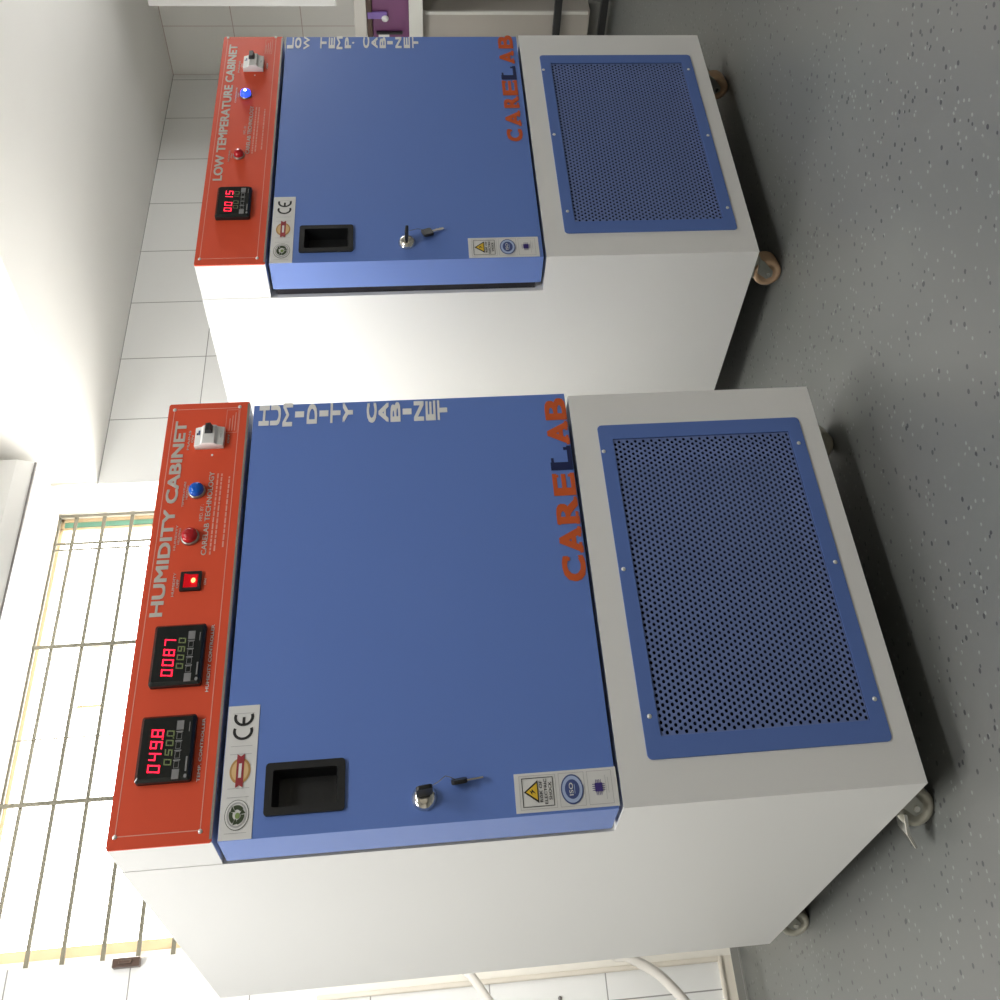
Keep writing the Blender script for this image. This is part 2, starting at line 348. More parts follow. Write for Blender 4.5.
# ------------------------------------------------------------------ the two cabinets
W = 0.70; D = 0.105; DEP = 1.024; T = 1.1215; HB = 0.9873; DT = 0.9798; DB = 0.4435; LT = 0.4372
OZc = -FLOOR
perf_mesh = None
SEG = {'0': 'abcdef', '1': 'bc', '2': 'abged', '3': 'abgcd', '4': 'fgbc', '5': 'afgcd', '6': 'afgedc', '7': 'abc', '8': 'abcdefg', '9': 'abcdfg'}
def digits(mb, s, x0, x1, z0, z1, y, m, t):
    n = len(s.replace('.', '')); cw = (x1 - x0) / n; i = 0; h = z1 - z0; sh = 0.10
    def rect(a, b_, c, d):
        mb.poly([(a + sh * (c - z0), c), (b_ + sh * (c - z0), c), (b_ + sh * (d - z0), d), (a + sh * (d - z0), d)], y, m)
    for ch in s:
        if ch == '.':
            rect(x0 + i * cw - cw * .20, x0 + i * cw - cw * .20 + t, z0, z0 + t); continue
        a = x0 + i * cw; b_ = a + cw * 0.66; zm = (z0 + z1) / 2; g_ = t * .12
        for q in SEG[ch]:
            if q == 'a': rect(a, b_, z1 - t, z1)
            if q == 'd': rect(a, b_, z0, z0 + t)
            if q == 'g': rect(a, b_, zm - t / 2, zm + t / 2)
            if q == 'f': rect(a, a + t, zm + g_, z1)
            if q == 'b': rect(b_ - t, b_, zm + g_, z1)
            if q == 'e': rect(a, a + t, z0, zm - g_)
            if q == 'c': rect(b_ - t, b_, z0, zm - g_)
        i += 1
def rrect(x0, x1, z0, z1, r, n=5):
    pts = []
    for cx, cz, a in ((x1 - r, z0 + r, -90), (x1 - r, z1 - r, 0), (x0 + r, z1 - r, 90), (x0 + r, z0 + r, 180)):
        for i in range(n + 1):
            t = math.radians(a + 90 * i / n); pts.append((cx + r * math.cos(t), cz + r * math.sin(t)))
    return pts
def ring_prism(mb, outer, inner, y0, y1, m):
    n = len(outer); vs = [(x, y, z) for pts, y in ((outer, y0), (inner, y0), (outer, y1), (inner, y1)) for x, z in pts]; fs = []
    for i in range(n):
        j = (i + 1) % n
        fs += [(i, j, n + j, n + i), (i, 2 * n + i, 2 * n + j, j), (n + i, n + j, 3 * n + j, 3 * n + i), (2 * n + i, 3 * n + i, 3 * n + j, 2 * n + j)]
    mb.add(vs, fs, m)

def controller(root, x0, x1, z0, z1, top, low, dx0, dx1, dz0, dz1, ex0, ex1, ez0, ez1, bx0, bx1, bz0, bz1, bright):
    y = -0.014
    dx0, dx1, ex0, ex1, bx0, bx1 = (q - .0065 for q in (dx0, dx1, ex0, ex1, bx0, bx1)); dz0, dz1, ez0, ez1, bz0, bz1 = (q - .0022 for q in (dz0, dz1, ez0, ez1, bz0, bz1))
    b = MB(OZc)
    ins = 0.004
    o, i_ = rrect(x0, x1, z0, z1, .004), rrect(x0 + ins, x1 - ins, z0 + ins, z1 - ins, .003)
    n = len(o)
    b.prism_xz(o, -0.009, 0.0, 'black')
    vs = [(x, -0.009, z) for x, z in o] + [(x, y, z) for x, z in i_]
    b.add(vs, [(k, (k + 1) % n, (k + 1) % n + n, k + n) for k in range(n)] + [tuple(range(n, 2 * n))], 'black2')
    ctl = b.build('digital_controller', root)
    b = MB(OZc); digits(b, top, dx0, dx1, dz0, dz1, y - .0006, 'led', (dx1 - dx0) * .031); b.build('red_digits', ctl)['label'] = 'glowing red digits'
    b = MB(OZc); digits(b, low, ex0, ex1, ez0, ez1, y - .0006, 'leddim', (ex1 - ex0) * (.035 if bright else .022)); b.build('green_digits', ctl)['label'] = 'dim green digits'
    wB = (bx1 - bx0)
    for k, (a, c) in enumerate(((0.0, .16), (.84, 1.0))):
        b = MB(OZc); b.box(bx0 + wB * a, bx0 + wB * c, y - .0012, y, bz0, bz1, 'button'); b.build('grey_key', ctl)
    for k in range(4):
        b = MB(OZc); a = bx0 + wB * (.18 + .165 * k)
        b.rect(a + wB * .125, a + wB * .145, bz0, bz1, y - .0006, 'button')
        b.frame(a, a + wB * .118, bz0 + .0012, bz1 - .0012, .0006, y - .0006, 'button'); b.build('push_key', ctl)
    b = MB(OZc); zz = z0 + (bz0 - z0) * .38
    b.rect(bx0 + wB * .12, bx0 + wB * .37, zz, zz + .0022, y - .0006, 'button'); b.build('maker_mark', ctl); b = MB(OZc); b.ell(bx0 + wB * .04, zz + .001, .0028, .0022, y - .0006, 'button', 10); b.build('round_mark', ctl); b = MB(OZc)
    b.rect(bx0 + wB * .80, bx0 + wB * .97, zz + .001, zz + .002, y - .0006, 'button')
    b.build('model_mark', ctl)
    return ctl

def indicator(root, x, z, lens, r=0.0125, core=None):
    b = MB(OZc); b.lathe((x, 0, z), (0, -1, 0), [(0, r * 1.12), (.004, r * 1.12), (.005, r * 1.0), (.005, r * .9)], 'zinc')
    o = b.build('indicator_lamp', root)
    b = MB(OZc); b.lathe((x, -.004, z), (0, -1, 0), [(0, r * .96), (.007, r * .93), (.010, r * .78), (.012, r * .5), (.0125, 0.0001)], lens); b.build('lens', o)
    if core:
        b = MB(OZc); b.lathe((x, -.0145, z), (0, -1, 0), [(0, r * .42), (.0016, r * .3), (.0025, .0001)], core); b.build('lit_core', o)['label'] = 'bright lit centre'

def caster(root, x, y, ang, wheel_mat, brake=False):
    # plate bolted below the body, swivel fork, wheel; ang turns the fork about the vertical
    r = 0.030; wz = FLOOR + r; off = 0.020
    ca, sa = math.cos(ang), math.sin(ang)
    def P(u, v, z): return (x + ca * u - sa * v, y + sa * u + ca * v, z)
    b = MB(OZc)
    vs = [P(u, v, z) for z in (-.004, -.0005) for u, v in ((-.022, -.03), (.022, -.03), (.022, .03), (-.022, .03))]
    b.add(vs, [(3, 2, 1, 0), (4, 5, 6, 7), (0, 1, 5, 4), (1, 2, 6, 5), (2, 3, 7, 6), (3, 0, 4, 7)], 'zinc')
    o = b.build('caster', root)
    b = MB(OZc); b.cyl(P(0, 0, -.013), P(0, 0, -.004), .018, 'zinc', seg=20); b.build('swivel', o)
    b = MB(OZc)
    for s in (-1, 1):
        u0, u1 = (.0225, .0245) if s > 0 else (-.0245, -.0225)
        prof = [(-.016, -.012), (.018, -.012), (off + .012, wz + .002), (off + .006, wz - .010), (off - .006, wz - .010), (-.010, -.022)]
        vs = [P(u0, v, z) for v, z in prof] + [P(u1, v, z) for v, z in prof]; n = len(prof)
        b.add(vs, [tuple(range(n)), tuple(reversed(range(n, 2 * n)))] + [(i, i + n, (i + 1) % n + n, (i + 1) % n) for i in range(n)], 'zinc')
    vs = [P(u, v, z) for z in (-.014, -.011) for u, v in ((-.0245, -.016), (.0245, -.016), (.0245, .018), (-.0245, .018))]
    b.add(vs, [(3, 2, 1, 0), (4, 5, 6, 7), (0, 1, 5, 4), (1, 2, 6, 5), (2, 3, 7, 6), (3, 0, 4, 7)], 'zinc')
    b.build('fork', o)
    b = MB(OZc); ax = Vector(P(1, 0, 0)) - Vector(P(0, 0, 0)); c0 = Vector(P(-.022, off, wz))
    b.lathe(c0, ax, [(.005, .0085), (.005, .017), (0, .020), (0, r - .0025), (.003, r), (.041, r), (.044, r - .0025), (.044, .020), (.039, .017), (.039, .0085)], wheel_mat, 28)
    b.cyl(Vector(P(-.018, off, wz)), Vector(P(.018, off, wz)), .0085, 'zinc', seg=14)
    b.build('wheel', o)
    b = MB(OZc); b.cyl(P(-.0270, off, wz), P(.0270, off, wz), .005, 'chrome', seg=10); b.build('axle_bolt', o)
    if brake:
        b = MB(OZc)
        prof = [(off + .008, -.018), (off + .038, -.022), (off + .060, -.034), (off + .062, -.030), (off + .040, -.017), (off + .008, -.012)]
        vs = [P(-.024, v, z) for v, z in prof] + [P(.010, v, z) for v, z in prof]; n = len(prof)
        b.add(vs, [tuple(range(n)), tuple(reversed(range(n, 2 * n)))] + [(i, i + n, (i + 1) % n + n, (i + 1) % n) for i in range(n)], 'chrome')
        b.build('brake_lever', o, 0.001)
    return o

def emblem_sticker(door):
    b = MB(OZc); y = -0.0016
    b.box(0.0005, 0.1785, -0.0010, 0.0, 0.9360, 0.9792, 'sticker')
    for x in (.1445, .0882, .0312):     # thin guide lines round each mark
        b.rect(x - .023, x - .0224, .943, .972, y, 'greyink'); b.rect(x + .0224, x + .023, .943, .972, y, 'greyink')
    zc = .9570
    b.ring(.1425, zc, .0125, .0138, .0036, y, 'ink', 68, 292); b.ring(.1618, zc, .0125, .0138, .0036, y, 'ink', 68, 292)
    b.rect(.1520, .1620, zc - .0019, zc + .0019, y, 'ink')
    b.ell(.0885, zc, .0172, .0140, y, 'gold'); b.ell(.0885, zc, .0140, .0113, y - .0003, 'goldlight')
    b.poly([(.0660, zc - .0050), (.1110, zc - .0050), (.1075, zc), (.1110, zc + .0050), (.0660, zc + .0050), (.0695, zc)], y - .0006, 'ribbon')
    b.rect(.0790, .0980, zc - .0020, zc + .0020, y - .0009, 'sticker')
    b.ell(.0312, zc, .0195, .0160, y, 'green'); b.ell(.0312, zc, .0187, .0153, y - .0003, 'sticker')
    b.ring(.0312, zc, .0162, .0132, .0022, y - .0006, 'greyink')
    for k in range(3):
        a = 90 + 120 * k
        b.ring(.0312, zc, .0125, .0103, .0058, y - .0009, 'green', a - 22, a + 60, 50)
        t = math.radians(a + 66); cx, cz = .0312 + .0093 * math.cos(t), zc + .0076 * math.sin(t); d = Vector((-math.sin(t), math.cos(t)))
        n = Vector((math.cos(t), math.sin(t)))
        b.poly([(cx + n.x * .0048, cz + n.y * .0040), (cx + d.x * .0062, cz + d.y * .0052), (cx - n.x * .0048, cz - n.y * .0040)], y - .0010, 'green')
    b.ell(.0300, zc - .0010, .0040, .0032, y - .0012, 'lime', 10)
    b.build('emblem_sticker', door)['label'] = 'white strip with CE, seal and recycling marks'

def warning_sticker(door, x0, x1, z0, z1):
    b = MB(OZc); y = -0.0016; w_ = x1 - x0; h_ = z1 - z0
    X = lambda u: x0 + w_ * u
    Z = lambda v: z0 + h_ * v
    b.box(x0, x1, -0.0010, 0.0, z0, z1, 'sticker')
    for v0, v1 in ((.60, .955), (.32, .57), (.05, .29)): b.frame(X(.07), X(.93), Z(v0), Z(v1), .0005, y, 'greyink')
    b.frame(X(.13), X(.87), Z(.625), Z(.93), .0009, y, 'ink')
    b.poly([(X(.22), Z(.775)), (X(.80), Z(.775)), (X(.51), Z(.915))], y - .0003, 'ink')
    b.poly([(X(.295), Z(.785)), (X(.725), Z(.785)), (X(.51), Z(.892))], y - .0006, 'yellow')
    b.poly([(X(.56), Z(.862)), (X(.43), Z(.835)), (X(.51), Z(.835)), (X(.45), Z(.797)), (X(.58), Z(.838)), (X(.51), Z(.838))], y - .0009, 'ink')
    b.text('RISK OF', X(.24), X(.78), Z(.735), Z(.763), y - .0003, 'ink', .02); b.text('ELECTRIC', X(.18), X(.82), Z(.690), Z(.718), y - .0003, 'ink', .02)
    b.text('SHOCK', X(.28), X(.74), Z(.645), Z(.673), y - .0003, 'ink', .02)
    c = .445
    b.ell(X(.5), Z(c), w_ * .385, h_ * .110, y - .0003, 'isoblue'); b.ell(X(.5), Z(c), w_ * .345, h_ * .098, y - .0006, 'isopale'); b.ell(X(.5), Z(c), w_ * .25, h_ * .071, y - .0009, 'isoblue')
    b.text('ISO', X(.34), X(.66), Z(c - .008), Z(c + .030), y - .0012, 'sticker', .02); b.rect(X(.38), X(.62), Z(c - .026), Z(c - .020), y - .0012, 'isopale')
    c = .185
    b.rect(X(.39), X(.61), Z(c - .036), Z(c + .036), y - .0006, 'violet')
    for k in range(4):
        u = .42 + .053 * k; b.rect(X(u - .008), X(u + .008), Z(c - .062), Z(c + .062), y - .0003, 'violet')
        v = c - .024 + .016 * k; b.rect(X(.30), X(.70), Z(v - .0025), Z(v + .0025), y - .0003, 'violet')
    b.rect(X(.18), X(.80), Z(.112), Z(.1155), y - .0003, 'greyink'); b.rect(X(.34), X(.74), Z(.088), Z(.0915), y - .0003, 'greyink')
    b.build('warning_sticker', door)['label'] = 'white strip with yellow shock triangle, ISO oval and chip mark'

def handle(door, x0, x1, z0, z1):
    o, i1, i2 = rrect(x0, x1, z0, z1, .005), rrect(x0 + .010, x1 - .010, z0 + .010, z1 - .010, .003), rrect(x0 + .013, x1 - .013, z0 + .013, z1 - .016, .002)
    b = MB(OZc); n = len(o)
    ring_prism(b, o, i1, -.004, .003, 'black')
    vs = [(x, .003, z) for x, z in i1] + [(x, .026, z) for x, z in i2]
    b.add(vs, [(k, (k + 1) % n, n + (k + 1) % n, n + k) for k in range(n)] + [tuple(range(n, 2 * n))], 'black')
    b.build('door_handle', door)['label'] = 'black recessed pull handle'

def carelab(door, xs, z0, h, slope):
    for ch, (a, c) in zip('CARELAB', xs):
        b = MB(OZc); m = 'navy' if ch == 'L' else 'orange'; y = -.0008; zz = z0 + slope * (a - xs[0][0])
        w_ = c - a; s = h * .13
        b.text(ch, a + (w_ * .08 if ch in 'AR' else 0), c - (w_ * .08 if ch in 'AR' else 0), zz, zz + h, y, m, .06)
        foot = lambda u0, u1, v: b.rect(a + w_ * u0, a + w_ * u1, zz + v, zz + v + s, y - .0006, m)
        if ch == 'A': foot(0, .40, 0); foot(.60, 1, 0)
        if ch == 'R': foot(0, .46, 0); foot(.66, 1, 0); foot(0, .3, h - s)
        if ch == 'E': foot(-.06, .3, 0); foot(-.06, .3, h - s); b.rect(a + w_ * .86, c, zz, zz + h * .28, y - .0006, m); b.rect(a + w_ * .84, c - w_ * .02, zz + h * .74, zz + h, y - .0006, m)
        if ch == 'L': foot(-.06, .5, h - s); foot(-.06, .4, 0); b.rect(a + w_ * .86, c, zz, zz + h * .34, y - .0006, m)
        if ch == 'B': foot(-.06, .3, 0); foot(-.06, .3, h - s)
        if ch == 'C': b.rect(a + w_ * .84, c, zz + h * .66, zz + h * .97, y - .0006, m)
        b.build('lettering', door)['label'] = 'navy letter L' if ch == 'L' else 'orange letter ' + ch

def stack(door, items):
    for ch, xc, zc, w_, h_ in items:
        b = MB(OZc)
        if ch == '.': b.ell(xc, zc, .0035, .0028, -.0008, 'whiteprint', 10)
        elif ch == 'I':
            b.rect(xc - w_ / 2, xc + w_ / 2, zc - h_ / 2, zc + h_ / 2, -.0008, 'whiteprint')
        else: b.text(ch, xc - w_ / 2, xc + w_ / 2, zc - h_ / 2, zc + h_ / 2, -.0008, 'whiteprint', .05 if ch in 'MW' else .085)
        b.build('lettering', door)['label'] = 'white mark ' + ('stop' if ch == '.' else ch)

def cabinet(name, label, loc, rz, S):
    root = empty(name, (loc[0], loc[1], FLOOR), rz); tag(root, label, 'lab cabinet')
    fx0, fx1, fz0, fz1 = .0605, .6270, .0330, .3940      # grille frame
    cx0, cx1, cz0, cz1 = .080, .608, .052, .376          # opening behind it
    # body: stepped carcass with a hollow behind the grille
    b = MB(OZc); lx0, lx1 = S['low']
    b.box(0, W, D, DEP, 0, T, 'white')
    for pts in ([(lx0, 0), (lx1, 0), (lx1, cz0), (lx0, cz0)], [(lx0, cz1), (lx1, cz1), (lx1, LT), (lx0, LT)], [(lx0, cz0), (cx0, cz0), (cx0, cz1), (lx0, cz1)], [(cx1, cz0), (lx1, cz0), (lx1, cz1), (cx1, cz1)]):
        b.poly(pts, 0.0, 'white')
    b.add([(lx0, 0, 0), (lx0, D, 0), (lx0, D, LT), (lx0, 0, LT)], [(0, 3, 2, 1)], 'white')
    b.add([(lx1, 0, 0), (lx1, D, 0), (lx1, D, LT), (lx1, 0, LT)], [(0, 1, 2, 3)], 'white')
    b.add([(lx0, 0, LT), (lx1, 0, LT), (lx1, D, LT), (lx0, D, LT)], [(0, 1, 2, 3)], 'white')
    b.add([(lx0, 0, 0), (lx1, 0, 0), (lx1, D, 0), (lx0, D, 0)], [(3, 2, 1, 0)], 'white')
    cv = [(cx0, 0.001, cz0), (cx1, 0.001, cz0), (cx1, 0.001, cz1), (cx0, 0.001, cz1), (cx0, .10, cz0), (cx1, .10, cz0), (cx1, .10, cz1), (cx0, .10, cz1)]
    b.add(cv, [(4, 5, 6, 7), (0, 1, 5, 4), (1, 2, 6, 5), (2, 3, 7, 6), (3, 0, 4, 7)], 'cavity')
    b.build('body', root)
    # grille frame, perforated sheet, screws
    b = MB(OZc); px0, px1, pz0, pz1 = .0925, .598, .0585, .3700
    ring_prism(b, rrect(fx0, fx1, fz0, fz1, .008), rrect(px0, px1, pz0, pz1, .0005), -.0022, 0.0, 'blue2')
    fr = b.build('vent_frame', root, 0.0008)
    global perf_mesh
    if perf_mesh is None:
        b = MB(OZc); PX, PZ = .0100, .0070; K = 12
        nz = int(round((pz1 - pz0) / PZ)); nx = int(round((px1 - px0) / PX)); PX = (px1 - px0) / nx; PZ = (pz1 - pz0) / nz
        for j in range(nz):
            z = pz0 + (j + .5) * PZ
            for i in range(nx + (j % 2)):
                x = px0 + (i + (.5 if j % 2 == 0 else 0)) * PX
                xa, xb = max(px0, x - PX / 2), min(px1, x + PX / 2); za, zb = z - PZ / 2, z + PZ / 2
                if xb - xa < PX * .75:
                    b.rect(xa, xb, za, zb, .0005, 'mesh'); continue
                rx, rz_ = PX * .305, PZ * .36; out = []; inn = []
                for k in range(K):
                    t = 2 * math.pi * (k + .5) / K; c, s = math.cos(t), math.sin(t)
                    q = 1 / max(abs(c), abs(s)); out.append((x + c * q * PX / 2, .0005, z + s * q * PZ / 2)); inn.append((x + c * rx, .0005, z + s * rz_))
                inb = [(p[0], .0022, p[2]) for p in inn]
                b.add(out + inn + inb, [(k, (k + 1) % K, K + (k + 1) % K, K + k) for k in range(K)] + [(K + k, K + (k + 1) % K, 2 * K + (k + 1) % K, 2 * K + k) for k in range(K)], 'mesh')
                for cx_, cz_ in ((1, 1), (-1, 1), (-1, -1), (1, -1)): pass
        o = b.build('perforated_sheet', root); perf_mesh = o.data
    else:
        o = bpy.data.objects.new('perforated_sheet', perf_mesh); COL.objects.link(o); o.parent = root
    for x, z in ((.1213, .3822), (.3540, .3865), (.5735, .3890), (.1225, .0425), (.3450, .0420), (.5725, .0455)):
        b = MB(OZc); b.lathe((x, -.0022, z), (0, -1, 0), [(0, .0036), (.0010, .0033), (.0018, .0018), (.0020, .0001)], 'screwm', 12); b.build('screw', fr)
    # header box with the red control panel
    hx0, hx1 = S['head']
    b = MB(OZc); b.box(hx0 + .001, hx1 - .001, .003, D, HB, T - .0005, 'white'); b.build('header_box', root)
    b = MB(OZc); b.prism_xz(rrect(hx0, hx1, HB, T, .004), 0.0, .003, 'red')
    b.rect(hx0 + .004, hx1 - .004, HB, HB + .0035, -.0003, 'edge')
    panel = b.build('control_panel', root)
    b = MB(OZc); b.frame(.0155, .6965, 1.0025, 1.1125, .0012, -.0004, 'faint'); b.build('border_line', panel)
    for x, z in ((.0160, 1.1120), (.0148, 1.0030), (.6960, 1.1118), (.6975, 1.0040)):
        b = MB(OZc); b.lathe((x, 0, z), (0, -1, 0), [(0, .0032), (.0010, .0030), (.0018, .0016), (.0020, .0001)], 'screwm', 12); b.build('screw', panel)
    y = -.0006
    b = MB(OZc); tx0, tx1, tz0, tz1 = S['title'][1:]; b.text(S['title'][0], tx0, tx1, tz0, tz1, y, 'silver', .055 if len(S['title'][0]) < 20 else .045); b.build('title_lettering', panel)['label'] = 'silver title lettering'
    b = MB(OZc)
    cx, cz = S['maker']
    b.text('CARELAB TECHNOLOGY', cx, cx + .150, cz, cz + .0078, y, 'silver', .02)
    b.build('maker_lettering', panel); b = MB(OZc)
    b.text('MFD. BY :', cx + .060, cx + .090, cz + .0115, cz + .0165, y, 'silver')
    b.build('maker_lettering', panel); b = MB(OZc)
    rnd = random.Random(4)
    for k, (u0, u1) in enumerate(((.0, .148), (.006, .150), (.0, .0), (.012, .140))):
        x = cx + u0
        while x < cx + u1 - .003:
            d = rnd.uniform(.004, .011); b.rect(x, min(x + d, cx + u1), cz - .0070 - .0062 * k, cz - .0046 - .0062 * k, y, 'faint'); x += d + .0018
    b.build('address_lines', panel)['kind'] = 'stuff'
    # rating plate, outlined
    b = MB(OZc); x0, x1, z0, z1 = S['plate']; b.frame(x0, x1, z0, z1, .0007, y, 'faint')
    for k in range(3): b.rect(x0 + .004, x1 - .006 - .006 * k, z0 + .004 + .0045 * k, z0 + .0052 + .0045 * k, y, 'faint')
    b.build('rating_plate', panel)
    b = MB(OZc)
    for s, x0, x1, z0, z1 in S['captions']: b.text(s, x0, x1, z0, z1, y, 'whiteprint' if x1 - x0 > .05 else 'silver', .012); b.build('caption_lettering', panel); b = MB(OZc)
    for c in S['controllers']: controller(root, *c)
    for l in S['lamps']: indicator(root, *l)
    if S.get('rocker'):
        x0, x1, z0, z1 = S['rocker']
        b = MB(OZc); ring_prism(b, rrect(x0, x1, z0, z1, .001), rrect(x0 + .0045, x1 - .0045, z0 + .0045, z1 - .0045, .0005), -.005, 0.0, 'black'); rk = b.build('rocker_switch', root)
        b = MB(OZc); zm = (z0 + z1) / 2
        b.prism_yz([(-.0015, z0 + .0045), (-.0015, z1 - .0045), (-.0075, z1 - .006), (-.0035, zm), (-.0035, z0 + .006)], x0 + .0046, x1 - .0046, 'rocker'); b.build('rocker', rk)['label'] = 'glowing red rocker'
        b = MB(OZc); b.ell(x0 + .016, zm - .004, .0042, .0034, -.0045, 'neon', 14); b.build('neon_spot', rk)
    # circuit breaker
    x0, x1, z0, z1 = S['breaker']; xc = (x0 + x1) / 2
    b = MB(OZc)
    b.prism_yz([(0, z0), (0, z1), (-.011, z1), (-.014, z1 - .010), (-.019, z1 - .014), (-.019, z0 + .014), (-.014, z0 + .010), (-.011, z0)], x0, x1, 'mcb'); cb = b.build('circuit_breaker', root, .0006)
    b = MB(OZc); zt = S['toggle']; b.prism_yz([(-.0188, zt - .007), (-.0188, zt + .006), (-.029, zt + .004), (-.030, zt - .004)], xc + .001, x1 - .003, 'black'); b.build('toggle', cb)
    b = MB(OZc)
    b.rect(xc + .001, xc + .010, z1 - .0085, z1 - .0058, -.0147, 'isoblue'); b.build('printed_mark', cb); b = MB(OZc); b.rect(xc + .002, xc + .006, z1 - .0050, z1 - .0030, -.0132, 'ink'); b.build('printed_mark', cb); b = MB(OZc); b.rect(xc - .004, xc + .004, z0 + .004, z0 + .007, -.0127, 'greyink')
    b.build('printed_mark', cb)
    b = MB(OZc); b.ell(x0 - .012, z0 + .018, .0022, .0018, -.0006, 'whiteprint', 12); b.build('rivet', panel)
    # door
    dx0, dx1, dd = 0.0, W - .0015, S['door_depth']
    hx = S['handle']; h0, h1, h2, h3 = hx[0] + .004, hx[1] - .004, hx[2] + .004, hx[3] - .004
    b = MB(OZc)
    for pts in ([(dx0, DB), (dx1, DB), (dx1, h2), (dx0, h2)], [(dx0, h3), (dx1, h3), (dx1, DT), (dx0, DT)], [(dx0, h2), (h0, h2), (h0, h3), (dx0, h3)], [(h1, h2), (dx1, h2), (dx1, h3), (h1, h3)]):
        b.poly(pts, 0.0, 'blue')
    for a, c, e, f in (((dx0, DB), (dx0, DT), 0, 0), ((dx0, DT), (dx1, DT), 0, 0), ((dx1, DT), (dx1, DB), 0, 0), ((dx1, DB), (dx0, DB), 0, 0)):
        b.add([(a[0], 0, a[1]), (c[0], 0, c[1]), (c[0], dd, c[1]), (a[0], dd, a[1])], [(0, 1, 2, 3)], 'blue')
    b.add([(dx0, dd, DB), (dx1, dd, DB), (dx1, dd, DT), (dx0, dd, DT)], [(3, 2, 1, 0)], 'blue')
    door = b.build('door', root)
    b = MB(OZc); b.box(.008, W - .010, dd, D - .0005, DB + .010, DT - .004, 'gasket'); b.build('door_gasket', door)
    handle(door, *hx)
    emblem_sticker(door); warning_sticker(door, *S['warn'])
    carelab(door, S['cx'], S['cz'], S['ch'], S['cslope']); stack(door, S['stack'])
    lx, lz = S['lock']
    b = MB(OZc); b.lathe((lx, 0, lz), (0, -1, 0), [(0, .0175), (.002, .0175), (.006, .0155), (.010, .0130), (.0115, .0100), (.0115, .0001)], 'chrome'); b.build('door_lock', door)['label'] = 'round chrome cam lock'
    for x, y_, ang, mt, br in S['casters']: caster(root, x, y_, ang, mt, br)
    return root

pi = math.pi
def letter_rows(s, zs, xc1, xc2, split, hh=.0152):
    out = []
    for i, (ch, z) in enumerate(zip(s, zs)):
        wd = {'M': .046, 'W': .046, 'I': .0125}.get(ch, .038); out.append((ch, xc1 if i < split else xc2, z, wd, hh))
    return out
S1 = dict(low=(0.0, W - .0066), head=(0.0, W + .0078), door_depth=.090,
    title=('HUMIDITY CABINET', .3225, .6710, 1.0890, 1.1065), maker=(.4193, 1.0342), plate=(.645, .692, 1.0045, 1.0245),
    captions=[('HUMIDITY CONTROLLER', .2025, .3035, 1.0102, 1.0146), ('TEMP. CONTROLLER', .0785, .1645, 1.0103, 1.0142), ('HUMIDITY', .3525, .3915, 1.0755, 1.0790), ('OFF', .3660, .3800, 1.0700, 1.0735), ('ON', .3690, .3790, 1.0290, 1.0325),
              ('TEMPERATURE', .506, .553, 1.0775, 1.0805), ('HEATING', .520, .545, 1.0725, 1.0755), ('HUMIDITY', .430, .474, 1.0815, 1.0845), ('HEATING', .440, .468, 1.0765, 1.0795), ('MAINS', .614, .652, 1.0800, 1.0835), ('ON', .628, .642, 1.0745, 1.0780), ('OFF', .624, .642, 1.0160, 1.0190)],
    controllers=[(.2115, .3025, 1.0203, 1.0933, '0087', '0090', .2290, .2890, 1.0625, 1.0785, .2390, .2900, 1.0485, 1.0590, .2205, .2955, 1.0362, 1.0458, True),
                 (.0790, .1685, 1.0207, 1.0945, '049.8', '050.0', .0955, .1590, 1.0640, 1.0805, .1045, .1560, 1.0495, 1.0600, .0866, .1648, 1.0382, 1.0475, True)],
    lamps=[(.4512, 1.0610, 'lampred', .0128, None), (.5336, 1.0590, 'lampblue', .0122, None)], rocker=(.3596, .3905, 1.0365, 1.0675),
    breaker=(.614, .650, 1.0235, 1.0705), toggle=1.0480, handle=(.0263, .0950, .8150, .9222), warn=(.0038, .0557, .4418, .5844),
    cx=[(.3414, .3807), (.3870, .4345), (.4385, .4895), (.4950, .5330), (.5440, .5865), (.5915, .6400), (.6455, .6865)], cz=.4468, ch=.0345, cslope=-.004,
    stack=letter_rows('HUMIDITYCABINET', (.9618, .9425, .9224, .9025, .8815, .8616, .8420, .8210, .7804, .7603, .7400, .7200, .6998, .6796, .6594), .6765, .6735, 8),
    lock=(.0345, .7078), casters=[(.037, .149, .85, 'cream', True), (.040, .915, .6, 'cream', False), (.66, .10, .6, 'cream', False), (.66, .93, 0.0, 'cream', False)])
